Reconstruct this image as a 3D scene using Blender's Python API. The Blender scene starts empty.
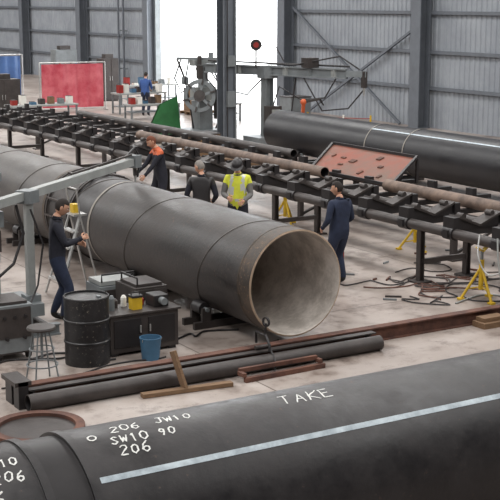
import bpy, math, random
from mathutils import Vector, Matrix, Quaternion
random.seed(7)
C=bpy.context
sc=C.scene
try:
    sc.view_settings.view_transform='Standard'
    sc.view_settings.look='None'
except Exception as e: print(e)

def lin(c):
    return tuple(((x/255)/12.92 if x/255<=.04045 else ((x/255+.055)/1.055)**2.4) for x in c)

_m={}
def mat(name,col,rough=.6,metal=0.,var=.25,scale=3.,bump=.0,col2=None,bscale=None,spec=.5,stretch=None):
    if name in _m: return _m[name]
    m=bpy.data.materials.new(name); m.use_nodes=True
    nt=m.node_tree; N=nt.nodes; L=nt.links
    b=N['Principled BSDF']; b.inputs['Roughness'].default_value=rough; b.inputs['Metallic'].default_value=metal
    try: b.inputs['Specular IOR Level'].default_value=spec
    except: pass
    c=lin(col); c2=lin(col2) if col2 else tuple(max(0,x*(1-var)) for x in c)
    tc=N.new('ShaderNodeTexCoord'); mp=N.new('ShaderNodeMapping')
    if stretch: mp.inputs['Scale'].default_value=stretch
    L.new(tc.outputs['Object'],mp.inputs['Vector'])
    n=N.new('ShaderNodeTexNoise'); n.inputs['Scale'].default_value=scale; n.inputs['Detail'].default_value=6
    n.inputs['Roughness'].default_value=.65
    L.new(mp.outputs['Vector'],n.inputs['Vector'])
    r=N.new('ShaderNodeValToRGB'); r.color_ramp.elements[0].position=.35; r.color_ramp.elements[1].position=.65
    r.color_ramp.elements[0].color=(*c2,1); r.color_ramp.elements[1].color=(*c,1)
    L.new(n.outputs['Fac'],r.inputs['Fac']); L.new(r.outputs['Color'],b.inputs['Base Color'])
    if bump:
        n2=N.new('ShaderNodeTexNoise'); n2.inputs['Scale'].default_value=bscale or scale*8
        n2.inputs['Detail'].default_value=4
        L.new(tc.outputs['Object'],n2.inputs['Vector'])
        bp=N.new('ShaderNodeBump'); bp.inputs['Strength'].default_value=bump; bp.inputs['Distance'].default_value=.02
        L.new(n2.outputs['Fac'],bp.inputs['Height']); L.new(bp.outputs['Normal'],b.inputs['Normal'])
    _m[name]=m; return m

def pipe_mat(name,base,dk,speck,dust_sheenc,rough=(.32,.6),dust_sheen=.35,sp=.62,stretch=(1,1,1),scale=1.4,bump=.15):
    m=bpy.data.materials.new(name);m.use_nodes=True;nt=m.node_tree;N=nt.nodes;L=nt.links;b=N['Principled BSDF']
    tc=N.new('ShaderNodeTexCoord');mp=N.new('ShaderNodeMapping');mp.inputs['Scale'].default_value=stretch;L.new(tc.outputs['Object'],mp.inputs['Vector'])
    def noise(s,d,v,ro=.6):
        n=N.new('ShaderNodeTexNoise');n.inputs['Scale'].default_value=s;n.inputs['Detail'].default_value=d;n.inputs['Roughness'].default_value=ro;L.new(v,n.inputs['Vector']);return n
    def ramp(f,p0,c0,p1,c1):
        r=N.new('ShaderNodeValToRGB');e=r.color_ramp.elements;e[0].position=p0;e[0].color=(*c0,1);e[1].position=p1;e[1].color=(*c1,1);L.new(f,r.inputs['Fac']);return r
    def mix(f,a,c,bt='MIX'):
        x=N.new('ShaderNodeMixRGB');x.blend_type=bt;L.new(f,x.inputs[0]);L.new(a,x.inputs[1])
        if isinstance(c,tuple): x.inputs[2].default_value=(*c,1)
        else: L.new(c,x.inputs[2])
        return x
    n1=noise(scale,10,mp.outputs[0],.75);r1=ramp(n1.outputs['Fac'],.40,lin(dk),.60,lin(base))
    n2=noise(scale*8,7,tc.outputs['Object'],.75);r2=ramp(n2.outputs['Fac'],sp,(0,0,0),sp+.07,(1,1,1))
    a=mix(r2.outputs[0],r1.outputs[0],lin(speck))
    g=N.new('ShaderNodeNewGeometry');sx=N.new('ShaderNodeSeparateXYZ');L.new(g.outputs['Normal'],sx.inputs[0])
    mr=N.new('ShaderNodeMapRange');mr.inputs['From Min'].default_value=.45;mr.inputs['From Max'].default_value=1;mr.inputs['To Max'].default_value=dust_sheen;L.new(sx.outputs['Z'],mr.inputs['Value'])  # paler on up-facing sides: settled dust plus top sheen put into the colour
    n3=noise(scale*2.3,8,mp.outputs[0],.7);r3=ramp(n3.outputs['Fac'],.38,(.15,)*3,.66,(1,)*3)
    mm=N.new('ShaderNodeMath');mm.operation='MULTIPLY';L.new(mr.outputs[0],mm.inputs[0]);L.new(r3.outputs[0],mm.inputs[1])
    a2=mix(mm.outputs[0],a.outputs[0],lin(dust_sheenc));L.new(a2.outputs[0],b.inputs['Base Color'])
    rr_=ramp(n1.outputs['Fac'],.38,(rough[0],)*3,.62,(rough[1],)*3);L.new(rr_.outputs[0],b.inputs['Roughness'])
    n4=noise(14,6,tc.outputs['Object']);bp=N.new('ShaderNodeBump');bp.inputs['Strength'].default_value=bump;bp.inputs['Distance'].default_value=.02
    L.new(n4.outputs['Fac'],bp.inputs['Height']);L.new(bp.outputs[0],b.inputs['Normal'])
    _m[name]=m;return m

class MB:
    def __init__(s): s.v=[];s.f=[];s.mi=[];s.sm=[];s.mats=[]
    def m(s,mt):
        if mt not in s.mats: s.mats.append(mt)
        return s.mats.index(mt)
    def add(s,vs,fs,mt,smooth=False):
        o=len(s.v); s.v+= [Vector(a) for a in vs]; k=s.m(mt)
        for f in fs:
            s.f.append([i+o for i in f]); s.mi.append(k); s.sm.append(smooth)
    def box(s,c,size,mt,rot=None):
        c=Vector(c); hx,hy,hz=[a/2 for a in size]
        vs=[Vector((x,y,z)) for x in(-hx,hx) for y in(-hy,hy) for z in(-hz,hz)]
        if rot: vs=[rot@a for a in vs]
        vs=[a+c for a in vs]
        s.add(vs,[(0,1,3,2),(4,6,7,5),(0,4,5,1),(2,3,7,6),(0,2,6,4),(1,5,7,3)],mt)
    def beam(s,p0,p1,w,h,mt,up=(0,0,1)):
        p0=Vector(p0);p1=Vector(p1);d=(p1-p0).normalized();u=Vector(up)
        if abs(d.dot(u))>.98:u=Vector((1,0,0))
        x=d.cross(u).normalized();z=x.cross(d)
        vs=[p+x*a*w/2+z*b*h/2 for p in(p0,p1) for a,b in((-1,-1),(1,-1),(1,1),(-1,1))]
        s.add(vs,[(0,1,2,3),(7,6,5,4),(0,4,5,1),(1,5,6,2),(2,6,7,3),(3,7,4,0)],mt)
    def ibeam(s,p0,p1,w,h,t,mt,up=(0,0,1),web=None):
        p0=Vector(p0);p1=Vector(p1);d=(p1-p0).normalized();u=Vector(up)
        if abs(d.dot(u))>.98:u=Vector((1,0,0))
        x=d.cross(u).normalized();z=x.cross(d)
        s.beam(p0+z*(h-t)/2,p1+z*(h-t)/2,w,t,mt,up);s.beam(p0-z*(h-t)/2,p1-z*(h-t)/2,w,t,mt,up)
        s.beam(p0,p1,t,h-2*t,web or mt,up)
    def tube(s,pts,r,mt,seg=12,cap=True,smooth=True):
        pts=[Vector(p) for p in pts]; n=len(pts)
        rs=r if isinstance(r,(list,tuple)) else [r]*n
        ds=[]
        for i in range(n):
            a=pts[max(0,i-1)];b=pts[min(n-1,i+1)];ds.append((b-a).normalized() if (b-a).length>1e-9 else Vector((0,0,1)))
        u=Vector((0,0,1)) if abs(ds[0].z)<.9 else Vector((1,0,0))
        x=ds[0].cross(u).normalized(); vs=[]
        for i in range(n):
            if i: 
                x=(x-ds[i]*x.dot(ds[i])).normalized()
            y=ds[i].cross(x)
            for k in range(seg):
                a=2*math.pi*k/seg; vs.append(pts[i]+(x*math.cos(a)+y*math.sin(a))*rs[i])
        fs=[]
        for i in range(n-1):
            for k in range(seg):
                k2=(k+1)%seg; fs.append((i*seg+k,i*seg+k2,(i+1)*seg+k2,(i+1)*seg+k))
        s.add(vs,fs,mt,smooth)
        if cap:
            s.add(vs[:seg],[tuple(range(seg))[::-1]],mt); s.add(vs[-seg:],[tuple(range(seg))],mt)
    def lathe(s,prof,origin,axis,mt,seg=48,smooth=False,mts=None):
        o=Vector(origin);d=Vector(axis).normalized();u=Vector((0,0,1)) if abs(d.z)<.9 else Vector((1,0,0))
        x=d.cross(u).normalized();y=d.cross(x)
        for i in range(len(prof)-1):
            vs=[]
            for (r,a) in prof[i:i+2]:
                for k in range(seg):
                    t=2*math.pi*k/seg; vs.append(o+d*a+(x*math.cos(t)+y*math.sin(t))*r)
            s.add(vs,[(k,(k+1)%seg,seg+(k+1)%seg,seg+k) for k in range(seg)],mts[i] if mts else mt,smooth)
    def sphere(s,c,r,mt,seg=14,ring=9,rot=None):
        c=Vector(c); r=r if isinstance(r,(tuple,list)) else (r,r,r); vs=[];fs=[]
        for i in range(ring+1):
            th=math.pi*i/ring
            for k in range(seg):
                a=2*math.pi*k/seg; p=Vector((r[0]*math.sin(th)*math.cos(a),r[1]*math.sin(th)*math.sin(a),r[2]*math.cos(th)))
                if rot:p=rot@p
                vs.append(p+c)
        for i in range(ring):
            for k in range(seg):
                fs.append((i*seg+k,(i+1)*seg+k,(i+1)*seg+(k+1)%seg,i*seg+(k+1)%seg))
        s.add(vs,fs,mt,True)
    def build(s,name,bevel=0,M=None):
        me=bpy.data.meshes.new(name)
        vs=[(M@a if M else a) for a in s.v]
        cx=sum(a.x for a in vs)/len(vs);cy=sum(a.y for a in vs)/len(vs);cz=min(a.z for a in vs)
        o=Vector((cx,cy,cz))
        me.from_pydata([tuple(a-o) for a in vs],[],s.f)
        for mt in s.mats: me.materials.append(mt)
        me.polygons.foreach_set('material_index',s.mi); me.polygons.foreach_set('use_smooth',s.sm)
        me.update()
        ob=bpy.data.objects.new(name,me); ob.location=o; C.collection.objects.link(ob)
        if bevel:
            b=ob.modifiers.new('b','BEVEL');b.width=bevel;b.segments=2;b.limit_method='ANGLE';b.angle_limit=.7
        return ob

# ---------- materials
def floor_mat():
    m=bpy.data.materials.new('concrete_floor');m.use_nodes=True;nt=m.node_tree;N=nt.nodes;L=nt.links;b=N['Principled BSDF']
    tc=N.new('ShaderNodeTexCoord')
    def noise(sc_,d=8,ro=.6):
        n=N.new('ShaderNodeTexNoise');n.inputs['Scale'].default_value=sc_;n.inputs['Detail'].default_value=d;n.inputs['Roughness'].default_value=ro;L.new(tc.outputs['Object'],n.inputs['Vector']);return n
    def ramp(fac,stops):
        r=N.new('ShaderNodeValToRGB');e=r.color_ramp.elements
        e[0].position=stops[0][0];e[0].color=(*stops[0][1],1);e[1].position=stops[-1][0];e[1].color=(*stops[-1][1],1)
        for p,c in stops[1:-1]:
            q=e.new(p);q.color=(*c,1)
        L.new(fac,r.inputs['Fac']);return r
    n1=noise(.35); r1=ramp(n1.outputs['Fac'],[(.3,lin((142,130,123))),(.5,lin((168,157,150))),(.72,lin((190,182,176)))])
    n2=noise(2.2,10,.7); r2=ramp(n2.outputs['Fac'],[(.34,(.45,.4,.37)),(.47,(.85,.82,.8)),(.7,(1,1,1))])
    mx=N.new('ShaderNodeMixRGB');mx.blend_type='MULTIPLY';mx.inputs[0].default_value=.9
    L.new(r1.outputs[0],mx.inputs[1]);L.new(r2.outputs[0],mx.inputs[2])
    n4=noise(.8,12,.78); r4=ramp(n4.outputs['Fac'],[(.38,(.36,.32,.3)),(.47,(1,1,1)),(.8,(1,1,1))])
    mx4=N.new('ShaderNodeMixRGB');mx4.blend_type='MULTIPLY';mx4.inputs[0].default_value=.8
    L.new(mx.outputs[0],mx4.inputs[1]);L.new(r4.outputs[0],mx4.inputs[2])
    n5=noise(14,6,.8); r5=ramp(n5.outputs['Fac'],[(.3,(.62,.58,.55)),(.42,(1,1,1)),(.8,(1,1,1))])
    mx5=N.new('ShaderNodeMixRGB');mx5.blend_type='MULTIPLY';mx5.inputs[0].default_value=.8
    L.new(mx4.outputs[0],mx5.inputs[1]);L.new(r5.outputs[0],mx5.inputs[2])
    br=N.new('ShaderNodeTexBrick');br.inputs['Scale'].default_value=1;br.inputs['Brick Width'].default_value=6;br.inputs['Row Height'].default_value=4
    br.inputs['Mortar Size'].default_value=.012;br.inputs['Color1'].default_value=(1,1,1,1);br.inputs['Color2'].default_value=(.94,.94,.94,1);br.inputs['Mortar'].default_value=(.35,.32,.3,1)
    br.offset=0
    L.new(tc.outputs['Object'],br.inputs['Vector'])
    mx2=N.new('ShaderNodeMixRGB');mx2.blend_type='MULTIPLY';mx2.inputs[0].default_value=1
    L.new(mx5.outputs[0],mx2.inputs[1]);L.new(br.outputs['Color'],mx2.inputs[2]);L.new(mx2.outputs[0],b.inputs['Base Color'])
    r3=ramp(n2.outputs['Fac'],[(.3,(.28,)*3),(.7,(.55,)*3)]);L.new(r3.outputs[0],b.inputs['Roughness'])
    return m
FL=floor_mat()
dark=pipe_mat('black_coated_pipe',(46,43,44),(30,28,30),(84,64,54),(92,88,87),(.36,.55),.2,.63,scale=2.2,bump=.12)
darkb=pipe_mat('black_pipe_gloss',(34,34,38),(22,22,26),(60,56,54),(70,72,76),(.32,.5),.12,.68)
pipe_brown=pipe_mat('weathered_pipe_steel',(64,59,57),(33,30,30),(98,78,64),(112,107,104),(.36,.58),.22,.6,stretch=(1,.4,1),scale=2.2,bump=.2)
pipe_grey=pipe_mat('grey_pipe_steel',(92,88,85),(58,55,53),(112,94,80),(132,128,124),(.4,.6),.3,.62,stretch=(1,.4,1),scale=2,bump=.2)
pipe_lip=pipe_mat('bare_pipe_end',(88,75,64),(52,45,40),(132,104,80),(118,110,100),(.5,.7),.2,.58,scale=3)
rimm=mat('ground_steel_rim',(190,168,146),.5,.2,.3,6)
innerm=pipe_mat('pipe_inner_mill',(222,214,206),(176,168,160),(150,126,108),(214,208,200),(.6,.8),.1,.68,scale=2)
weld=mat('pale_weld_band',(150,144,136),.6,.1,.3,6)
seam=mat('spiral_weld',(86,80,76),.5,.1,.3,6)
white=mat('white_paint',(200,212,218),.5,0,.2,7,col2=(150,162,170))
chalk=mat('chalk_mark',(228,228,224),.9,0,.2,30)
dsteel=mat('dark_steel',(72,66,64),.5,.2,.35,4,.1)
blk=mat('black_steel',(44,41,42),.45,.1,.3,5)
rust=mat('rusty_steel',(112,76,62),.75,.1,.4,4,.1,col2=(74,50,44))
rustpipe=mat('rusty_tube',(128,108,95),.6,.1,.3,4,.1,col2=(86,72,64))
mgrey=mat('machine_grey',(126,131,133),.5,.1,.25,3)
mgrey2=mat('light_machine_grey',(160,163,161),.5,.1,.2,3)
yel=mat('yellow_paint',(214,176,40),.5,0,.25,6)
redm=mat('red_paint',(150,40,34),.5,0,.3,6)
orange=mat('orange_paint',(205,95,50),.5,0,.2,6)
blue=mat('blue_paint',(70,110,140),.5,0,.2,6)
wood=mat('timber',(132,104,78),.8,0,.35,8,stretch=(1,6,6))
alu=mat('aluminium',(190,190,188),.35,.6,.15,6)
wallm=mat('corrugated_wall_steel',(156,161,167),.55,.1,.14,.8,col2=(138,143,150))
colm=mat('column_paint_grey',(102,107,114),.55,0,.2,2)
redcurt=mat('red_welding_curtain',(176,46,66),.4,0,.35,1.1,col2=(212,116,124))
bluecurt=mat('blue_welding_curtain',(70,104,156),.4,0,.3,1.5)
green=mat('green_canvas',(48,116,64),.7,0,.35,2)
skin=mat('skin',(196,148,122),.55,0,.1,8)
lip=mat('lips',(160,98,88),.5,0,.1,8)
eyew=mat('eye_white',(225,222,215),.3,0,.05,8)
eyed=mat('eye_dark',(30,24,20),.3,0,.05,8)
boots=mat('black_boots',(30,28,28),.5,0,.2,8)
navy=mat('navy_overalls',(38,47,70),.85,0,.35,7,.5,bscale=12)
dnavy=mat('dark_workwear',(34,35,46),.85,0,.3,7,.5,bscale=12)
blueshirt=mat('blue_shirt',(60,90,150),.85,0,.3,7)
hivis=mat('hi_vis_yellow',(222,226,70),.8,0,.2,6)
refl=mat('reflective_tape',(200,202,200),.4,.2,.1,6)
greycloth=mat('grey_cloth',(112,110,108),.85,0,.2,6)
hairb=mat('dark_hair',(40,32,28),.8,0,.3,20)
hairr=mat('auburn_hair',(112,62,40),.8,0,.3,20)
hairg=mat('grey_hair',(140,134,128),.8,0,.3,20)
paper=mat('paper',(225,222,214),.8,0,.05,6)
platem=mat('red_rust_plate',(138,72,54),.6,.1,.45,1.5,.1,col2=(108,86,74))

# ---------- room shell
RW=29.4
f=MB();f.box((7.7,43,-.1),(43.8,104,.2),FL);f.build('floor')
og=mat('outside_paving',(228,226,222),.9,0,.1,1)
f=MB();f.box((85,55,-.15),(110,160,.2),og);f.build('ground_outside')
roofm=mat('roof_sheeting',(140,142,144),.7,0,.1,1)
f=MB();f.box((7.7,43,10.1),(44.2,104,.2),roofm);f.build('ceiling')
def corr(t0,t1,z0,z1,s):
    b=MB();vs=[];p=.26
    t=t0;pts=[]
    while t<t1:
        pts+=[(s,t),(s,t+.14),(s-.035,t+.17),(s-.035,t+.23)];t+=p
    pts.append((s,t1));n=len(pts)
    for z in(z0,z1):
        vs+=[(x,y,z) for x,y in pts]
    b.add(vs,[(i,i+1,n+i+1,n+i) for i in range(n-1)],wallm)
    b.box((s+.06,(t0+t1)/2,(z0+z1)/2),(.08,t1-t0,z1-z0),wallm)
    return b
wl=corr(-9,45.8,0,10,RW)
for (a,b_,z0) in((57.6,95,0),(45.8,57.6,7.5)):
    q=corr(a,b_,z0,10,RW); o=len(wl.v)
    wl.v+=q.v; wl.f+=[[i+o for i in ff] for ff in q.f]; wl.mi+=q.mi; wl.sm+=q.sm
wl.build('wall_right')
plainw=mat('far_wall_sheet',(150,152,156),.7,0,.1,1)
f=MB();f.box((-14.2,43,5),(.2,104,10),plainw);f.build('wall_left')
f=MB();f.box((7.7,95.1,5),(43.6,.2,10),plainw);f.build('wall_back')
f=MB();f.box((7.7,-9.1,5),(43.6,.2,10),plainw);f.build('wall_front')
g=MB()
for z in(1.45,2.75,4.15):
    g.beam((RW-.12,-8.9,z),(RW-.12,45.6,z),.1,.12,colm);g.beam((RW-.12,57.8,z),(RW-.12,94.9,z),.1,.12,colm)
g.build('trim_1')
d=MB()
for t in(45.75,57.65): d.box((RW-.08,t,3.75),(.3,.16,7.5),mgrey)
d.box((RW-.08,51.7,7.55),(.3,12,.16),mgrey)
d.build('trim_2')
for t in(8,17.5,27,36.05,45.1,57.9,66.4,75.3,84.5):
    c=MB();w=.55
    c.ibeam((RW-.42,t,0.03),(RW-.42,t,9.98),w,.5,.05,colm,up=(1,0,0));c.box((RW-.42,t,.02),(.55,.65,.04),colm)
    c.build('steel_column')
c=MB();c.ibeam((20.2,34.9,.03),(20.2,34.9,9.98),.46,.46,.05,colm,up=(0,1,0));c.box((20.2,34.9,.02),(.62,.62,.04),colm)
c.box((20.2,34.6,1.5),(.3,.12,.5),mgrey);c.box((20.2,34.6,2.7),(.26,.12,.34),mgrey);c.tube([(20.36,34.6,0.05),(20.36,34.6,9.9)],.03,mgrey,8);c.tube([(20.06,34.6,0.05),(20.06,34.6,9.9)],.02,blk,8)
c.build('steel_column')
br=MB()
br.beam((RW-.3,44.7,4.3),(RW-.3,37.3,.05),.09,.09,colm);br.beam((RW-.22,36.4,3.7),(RW-.22,43.6,.05),.09,.09,colm)
br.build('cross_brace')
for t in(61,61.6):
    c=MB();c.tube([(RW-.4,t,0),(RW-.4,t,9.9)],.06,colm,8)
    for z in(1,3,5,7): c.box((RW-.3,t,z),(.2,.2,.06),mgrey)
    c.build('conduit_pipe')
for s,e in((-8,4600),(2,5000),(12,5200),(22,5800)):
    l=bpy.data.lights.new('skylight','AREA');l.shape='RECTANGLE';l.size=3.4;l.size_y=88;l.energy=e;l.color=(1,.99,.975)
    o=bpy.data.objects.new('skylight',l);o.location=(s,43.5,9.95);C.collection.objects.link(o)
w=bpy.data.worlds.new('sky');sc.world=w;w.use_nodes=True;bg=w.node_tree.nodes['Background'];bg.inputs[0].default_value=(.93,.965,1,1);bg.inputs[1].default_value=7
o=MB()
tan=mat('outside_wall_beige',(150,128,118),.9,0,.1,1)
o.box((75,92,2.6),(6,26,5.2),tan)
o.box((75,92,5.3),(6.6,26.6,.3),mgrey)
for i in range(5): o.box((71.98,82+i*5,2.2),(.1,2.2,1.4),mgrey)
o.build('outside_building')
o=MB()
for j in range(4):
    for i in range(9): o.box((50,64+i*.62,.25+j*.42),(2.2,.55,.34),rust)
    o.box((50,66.5,.04+j*.42),(2.3,5.4,.08),wood)
o.build('stacked_steel_bundles')

# ---------- large pipes
def ring_pipe(name,o,axis,bands,r_in,length,helix=None):
    b=MB();prof=[];ms=[]
    for a0,a1,r,mt in bands:
        prof+=[(r,a0),(r,a1)];ms+=[mt,mt]
    b.lathe(prof,o,axis,None,96,False,ms[:len(prof)-1])
    b.lathe([(r_in,0),(r_in,length)],o,axis,innerm,96)
    b.lathe([(r_in,0),(bands[0][2],0)],o,axis,rimm,96)
    b.lathe([(r_in,length),(bands[-1][2],length)],o,axis,rimm,96)
    if helix:
        r,a0,a1,pitch,ph,mt=helix;n=int((a1-a0)/pitch*60);ov=Vector(o);pts=[]
        for i in range(n+1):
            a=a0+(a1-a0)*i/n;th=ph+2*math.pi*(a-a0)/pitch
            p=Vector((math.cos(th)*r,a,math.sin(th)*r)) if axis[1] else Vector((a,math.cos(th)*r,math.sin(th)*r));pts.append(ov+p)
        b.tube(pts,.012,mt,6)
    for i in range(len(b.sm)): b.sm[i]=True
    ob=b.build(name)
    m=ob.modifiers.new('e','EDGE_SPLIT');m.split_angle=.6
    return ob
R=.735;XP=9.0;TP=13.7;ZP=.865
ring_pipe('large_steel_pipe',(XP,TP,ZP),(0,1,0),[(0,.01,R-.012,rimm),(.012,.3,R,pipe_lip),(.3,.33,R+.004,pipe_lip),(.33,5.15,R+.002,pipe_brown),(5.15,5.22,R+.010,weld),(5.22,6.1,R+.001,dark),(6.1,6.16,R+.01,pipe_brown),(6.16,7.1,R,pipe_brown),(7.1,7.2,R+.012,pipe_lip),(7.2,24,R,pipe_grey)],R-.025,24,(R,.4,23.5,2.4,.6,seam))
RF=.71;zf=.93;tf=7.68
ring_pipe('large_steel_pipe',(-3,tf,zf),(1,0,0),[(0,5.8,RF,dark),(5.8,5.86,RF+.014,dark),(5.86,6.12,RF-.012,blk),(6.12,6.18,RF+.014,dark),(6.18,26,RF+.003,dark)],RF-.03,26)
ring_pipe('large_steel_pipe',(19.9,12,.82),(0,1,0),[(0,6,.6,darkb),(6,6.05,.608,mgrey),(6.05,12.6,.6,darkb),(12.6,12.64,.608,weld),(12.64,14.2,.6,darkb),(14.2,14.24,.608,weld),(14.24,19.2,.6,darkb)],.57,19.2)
def stripe(axis,o,r,a0,a1,ang,wd):
    b=MB();n=60;vs=[];k=5
    for i in range(n+1):
        x=a0+(a1-a0)*i/n
        for j in range(k):
            an=ang+(j/(k-1)-.5)*wd/r
            if axis=='x': vs.append((x,o[0]-r*math.cos(an),o[1]+r*math.sin(an)))
            else: vs.append((o[0]-r*math.cos(an),x,o[1]+r*math.sin(an)))
    b.add(vs,[(i*k+j,(i+1)*k+j,(i+1)*k+j+1,i*k+j+1) for i in range(n) for j in range(k-1)],white,True)
    return b
b=stripe('x',(tf,zf),RF+.006,3.2,22.9,math.radians(49.4),.045)
ST={'T':[[(0,1),(.6,1)],[(.3,1),(.3,0)]],'A':[[(0,0),(.3,1),(.6,0)],[(.1,.4),(.5,.4)]],'K':[[(0,0),(0,1)],[(.55,1),(0,.45),(.6,0)]],'E':[[(.55,1),(0,1),(0,0),(.6,0)],[(0,.5),(.45,.5)]],
'2':[[(0,.8),(.15,1),(.45,1),(.55,.75),(0,0),(.6,0)]],'0':[[(.3,1),(.05,.75),(.05,.25),(.3,0),(.55,.25),(.55,.75),(.3,1)]],'6':[[(.5,1),(.15,.7),(.02,.3),(.25,0),(.52,.15),(.5,.42),(.25,.5),(.05,.3)]],
'S':[[(.55,.85),(.3,1),(.05,.8),(.3,.5),(.55,.25),(.3,0),(0,.15)]],'W':[[(0,1),(.15,0),(.3,.7),(.45,0),(.6,1)]],'1':[[(.15,.8),(.3,1),(.3,0)]],'#':[[(.2,0),(.25,1)],[(.4,0),(.45,1)],[(.05,.35),(.6,.38)],[(.05,.65),(.6,.68)]],
'J':[[(.1,1),(.6,1)],[(.4,1),(.4,.15),(.2,0),(0,.2)]],'X':[[(0,0),(.6,1)],[(0,1),(.6,0)]],'9':[[(.5,.6),(.2,.5),(.05,.75),(.25,1),(.5,.85),(.5,.5),(.35,0)]],'O':[[(.3+.55*math.cos(k*.524),.5+.6*math.sin(k*.524)) for k in range(13)]]}
def write(txt,s0,ang0,size,r):
    x0=s0
    def pt(xx,yy,dr=0):
        an=ang0+yy/r;return Vector((xx,tf-(r+dr)*math.cos(an),zf+(r+dr)*math.sin(an)))
    for ch in txt:
        if ch in ST:
            rot=random.uniform(-.1,.1);sc_=size*random.uniform(.85,1.12);dy=random.uniform(-.01,.01)
            for pl in ST[ch]:
                pts=[]
                for i in range(len(pl)-1):
                    for k in range(4):
                        u=k/4;pts.append((pl[i][0]*(1-u)+pl[i+1][0]*u,pl[i][1]*(1-u)+pl[i+1][1]*u))
                pts.append(pl[-1]);Q=[]
                for (a,c_) in pts:
                    a+=c_*.18+random.uniform(-.015,.015);c_+=random.uniform(-.015,.015)
                    Q.append((x0+sc_*(a*math.cos(rot)-c_*math.sin(rot)),dy+sc_*(c_*math.cos(rot)+a*math.sin(rot))))
                vs=[];n=len(Q)
                for i in range(n):
                    A_=Q[max(0,i-1)];B_=Q[min(n-1,i+1)];dx,dyy=B_[0]-A_[0],B_[1]-A_[1];l=math.hypot(dx,dyy) or 1
                    wv=random.uniform(.004,.0075);nx,ny=-dyy/l*wv,dx/l*wv
                    vs+=[pt(Q[i][0]+nx,Q[i][1]+ny),pt(Q[i][0]-nx,Q[i][1]-ny)]
                b.add(vs,[(2*i,2*i+1,2*i+3,2*i+2) for i in range(n-1)],chalk)
        x0+=size*.82
rr=RF+.006
rad=math.radians
write('TAKE',4.84,rad(78),.15,rr)
write('206',3.46,rad(84),.10,rr);write('JW10',3.82,rad(84),.09,rr);write('SW10 90',3.4,rad(72),.09,rr);write('206',3.42,rad(62),.10,rr)
rr=RF+.003
write('JW10',2.46,rad(72),.085,rr);write('206',2.5,rad(60),.10,rr);write('90',2.4,rad(84),.09,rr);write('1X6',2.3,rad(48),.1,rr)
rr=RF+.006
write('O',3.28,rad(80),.06,rr)
b.build('pipe_paint_markings')
b=stripe('y',(19.9,.82),.606,14.2,26.2,rad(55),.04);b.build('pipe_paint_stripe')

def cradle(name,x,t,r,zc,axis='y'):
    b=MB();q=.7071
    def P(a,l,z): return (x+a,t+l,z) if axis=='y' else (x+l,t+a,z)
    def sz(a,l,z): return (a,l,z) if axis=='y' else (l,a,z)
    W=r*q+.12
    zb=zc-(r+.1)*q
    for l in(-.16,.16):
        b.box(P(0,l,.05),sz(2*W+.3,.06,.1),dsteel)
        for sg in(-1,1):
            b.box(P(sg*(r+.1)*q,l,max(zb,.12)/2+.02),sz(.14,.05,max(zb,.1)),dsteel)
    for sg in(-1,1):
        a=sg*(r+.1)*q
        b.tube([P(a,-.12,zb),P(a,.12,zb)],.095,blk,20)
        b.tube([P(a,-.22,zb),P(a,.22,zb)],.03,mgrey,10)
    b.build(name)
for t in(15.3,17.6,22.5,28,35): cradle('pipe_roller_cradle',XP,t,R,ZP)
for t in(14,20,25.5,29.5): cradle('pipe_roller_cradle',19.9,t,.6,.82)
for s in(-2,1.8,6.5,12,18): cradle('pipe_roller_cradle',s,tf,RF,zf,'x')

# ---------- conveyor racks
b=MB();z=.95
for s in(12.9,13.9):
    b.tube([(s,9,z),(s,42,z)],.085,dsteel,14)
t=9.4
while t<42:
    b.box((13.4,t,z-.0),(1.25,.12,.12),blk)
    for dt in(-.09,.09):
        b.add([(12.98,t+dt,z+.06),(13.82,t+dt,z+.06),(13.82,t+dt,z+.26),(13.4,t+dt,z+.1),(12.98,t+dt,z+.26)],[(0,1,2,3,4)],blk)
    for sg in(-1,1):
        b.beam((13.4,t,z+.1),(13.4+sg*.44,t,z+.27),.26,.035,dsteel)
        b.box((13.4+sg*.5,t,z+.16),(.12,.26,.2),blk)
        b.tube([(13.4+sg*.3,t-.07,z+.26),(13.4+sg*.3,t+.07,z+.26)],.05,dsteel,12)
    for s in(12.9,13.9): b.tube([(s,t-.12,z),(s,t+.12,z)],.11,blk,14)
    t+=1.15
for t in(11,15.9,20.4,25,30,35,40):
    for s in(12.9,13.9):
        b.ibeam((s,t,.02),(s,t,z-.07),.1,.1,.015,dsteel);b.box((s,t,.015),(.28,.28,.03),dsteel)
    b.beam((12.9,t,.35),(13.9,t,.35),.06,.08,dsteel)
b.build('pipe_roller_conveyor')
b=MB()
for s in(14.55,16.0): b.ibeam((s,9,.8),(s,42,.8),.12,.16,.02,dsteel)
t=9.9
while t<42:
    b.beam((14.4,t,.92),(16.2,t,.92),.12,.08,blk)
    for sg in(15.05,15.75): b.box((sg,t,1.02),(.1,.2,.16),blk)
    t+=1.15
for t in(12,17,22,27,32,37):
    for s in(14.55,16.0):
        b.beam((s,t,.02),(s,t,.73),.1,.1,dsteel);b.box((s,t,.015),(.26,.26,.03),dsteel)
    b.beam((14.55,t,.1),(16,t,.65),.05,.05,dsteel)
b.build('pipe_storage_rack')
def small_pipe(name,p0,p1,r,mt,th=.012):
    b=MB();d=Vector(p1)-Vector(p0);L=d.length
    b.lathe([(r-th,0),(r,0),(r,L),(r-th,L)],p0,d,mt,24,True);b.lathe([(r-th,0),(r-th,L)],p0,d,blk,24,True)
    ob=b.build(name);m=ob.modifiers.new('e','EDGE_SPLIT');m.split_angle=.6;return ob
small_pipe('rusty_steel_tube',(14.68,21.3,1.08),(14.68,30,1.08),.115,rustpipe)
small_pipe('rusty_steel_tube',(14.7,10,1.08),(14.7,19.2,1.08),.115,rustpipe)
small_pipe('rusty_steel_tube',(16.0,24.5,1.06),(16.0,37,1.06),.1,dsteel)
b=MB()
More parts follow.
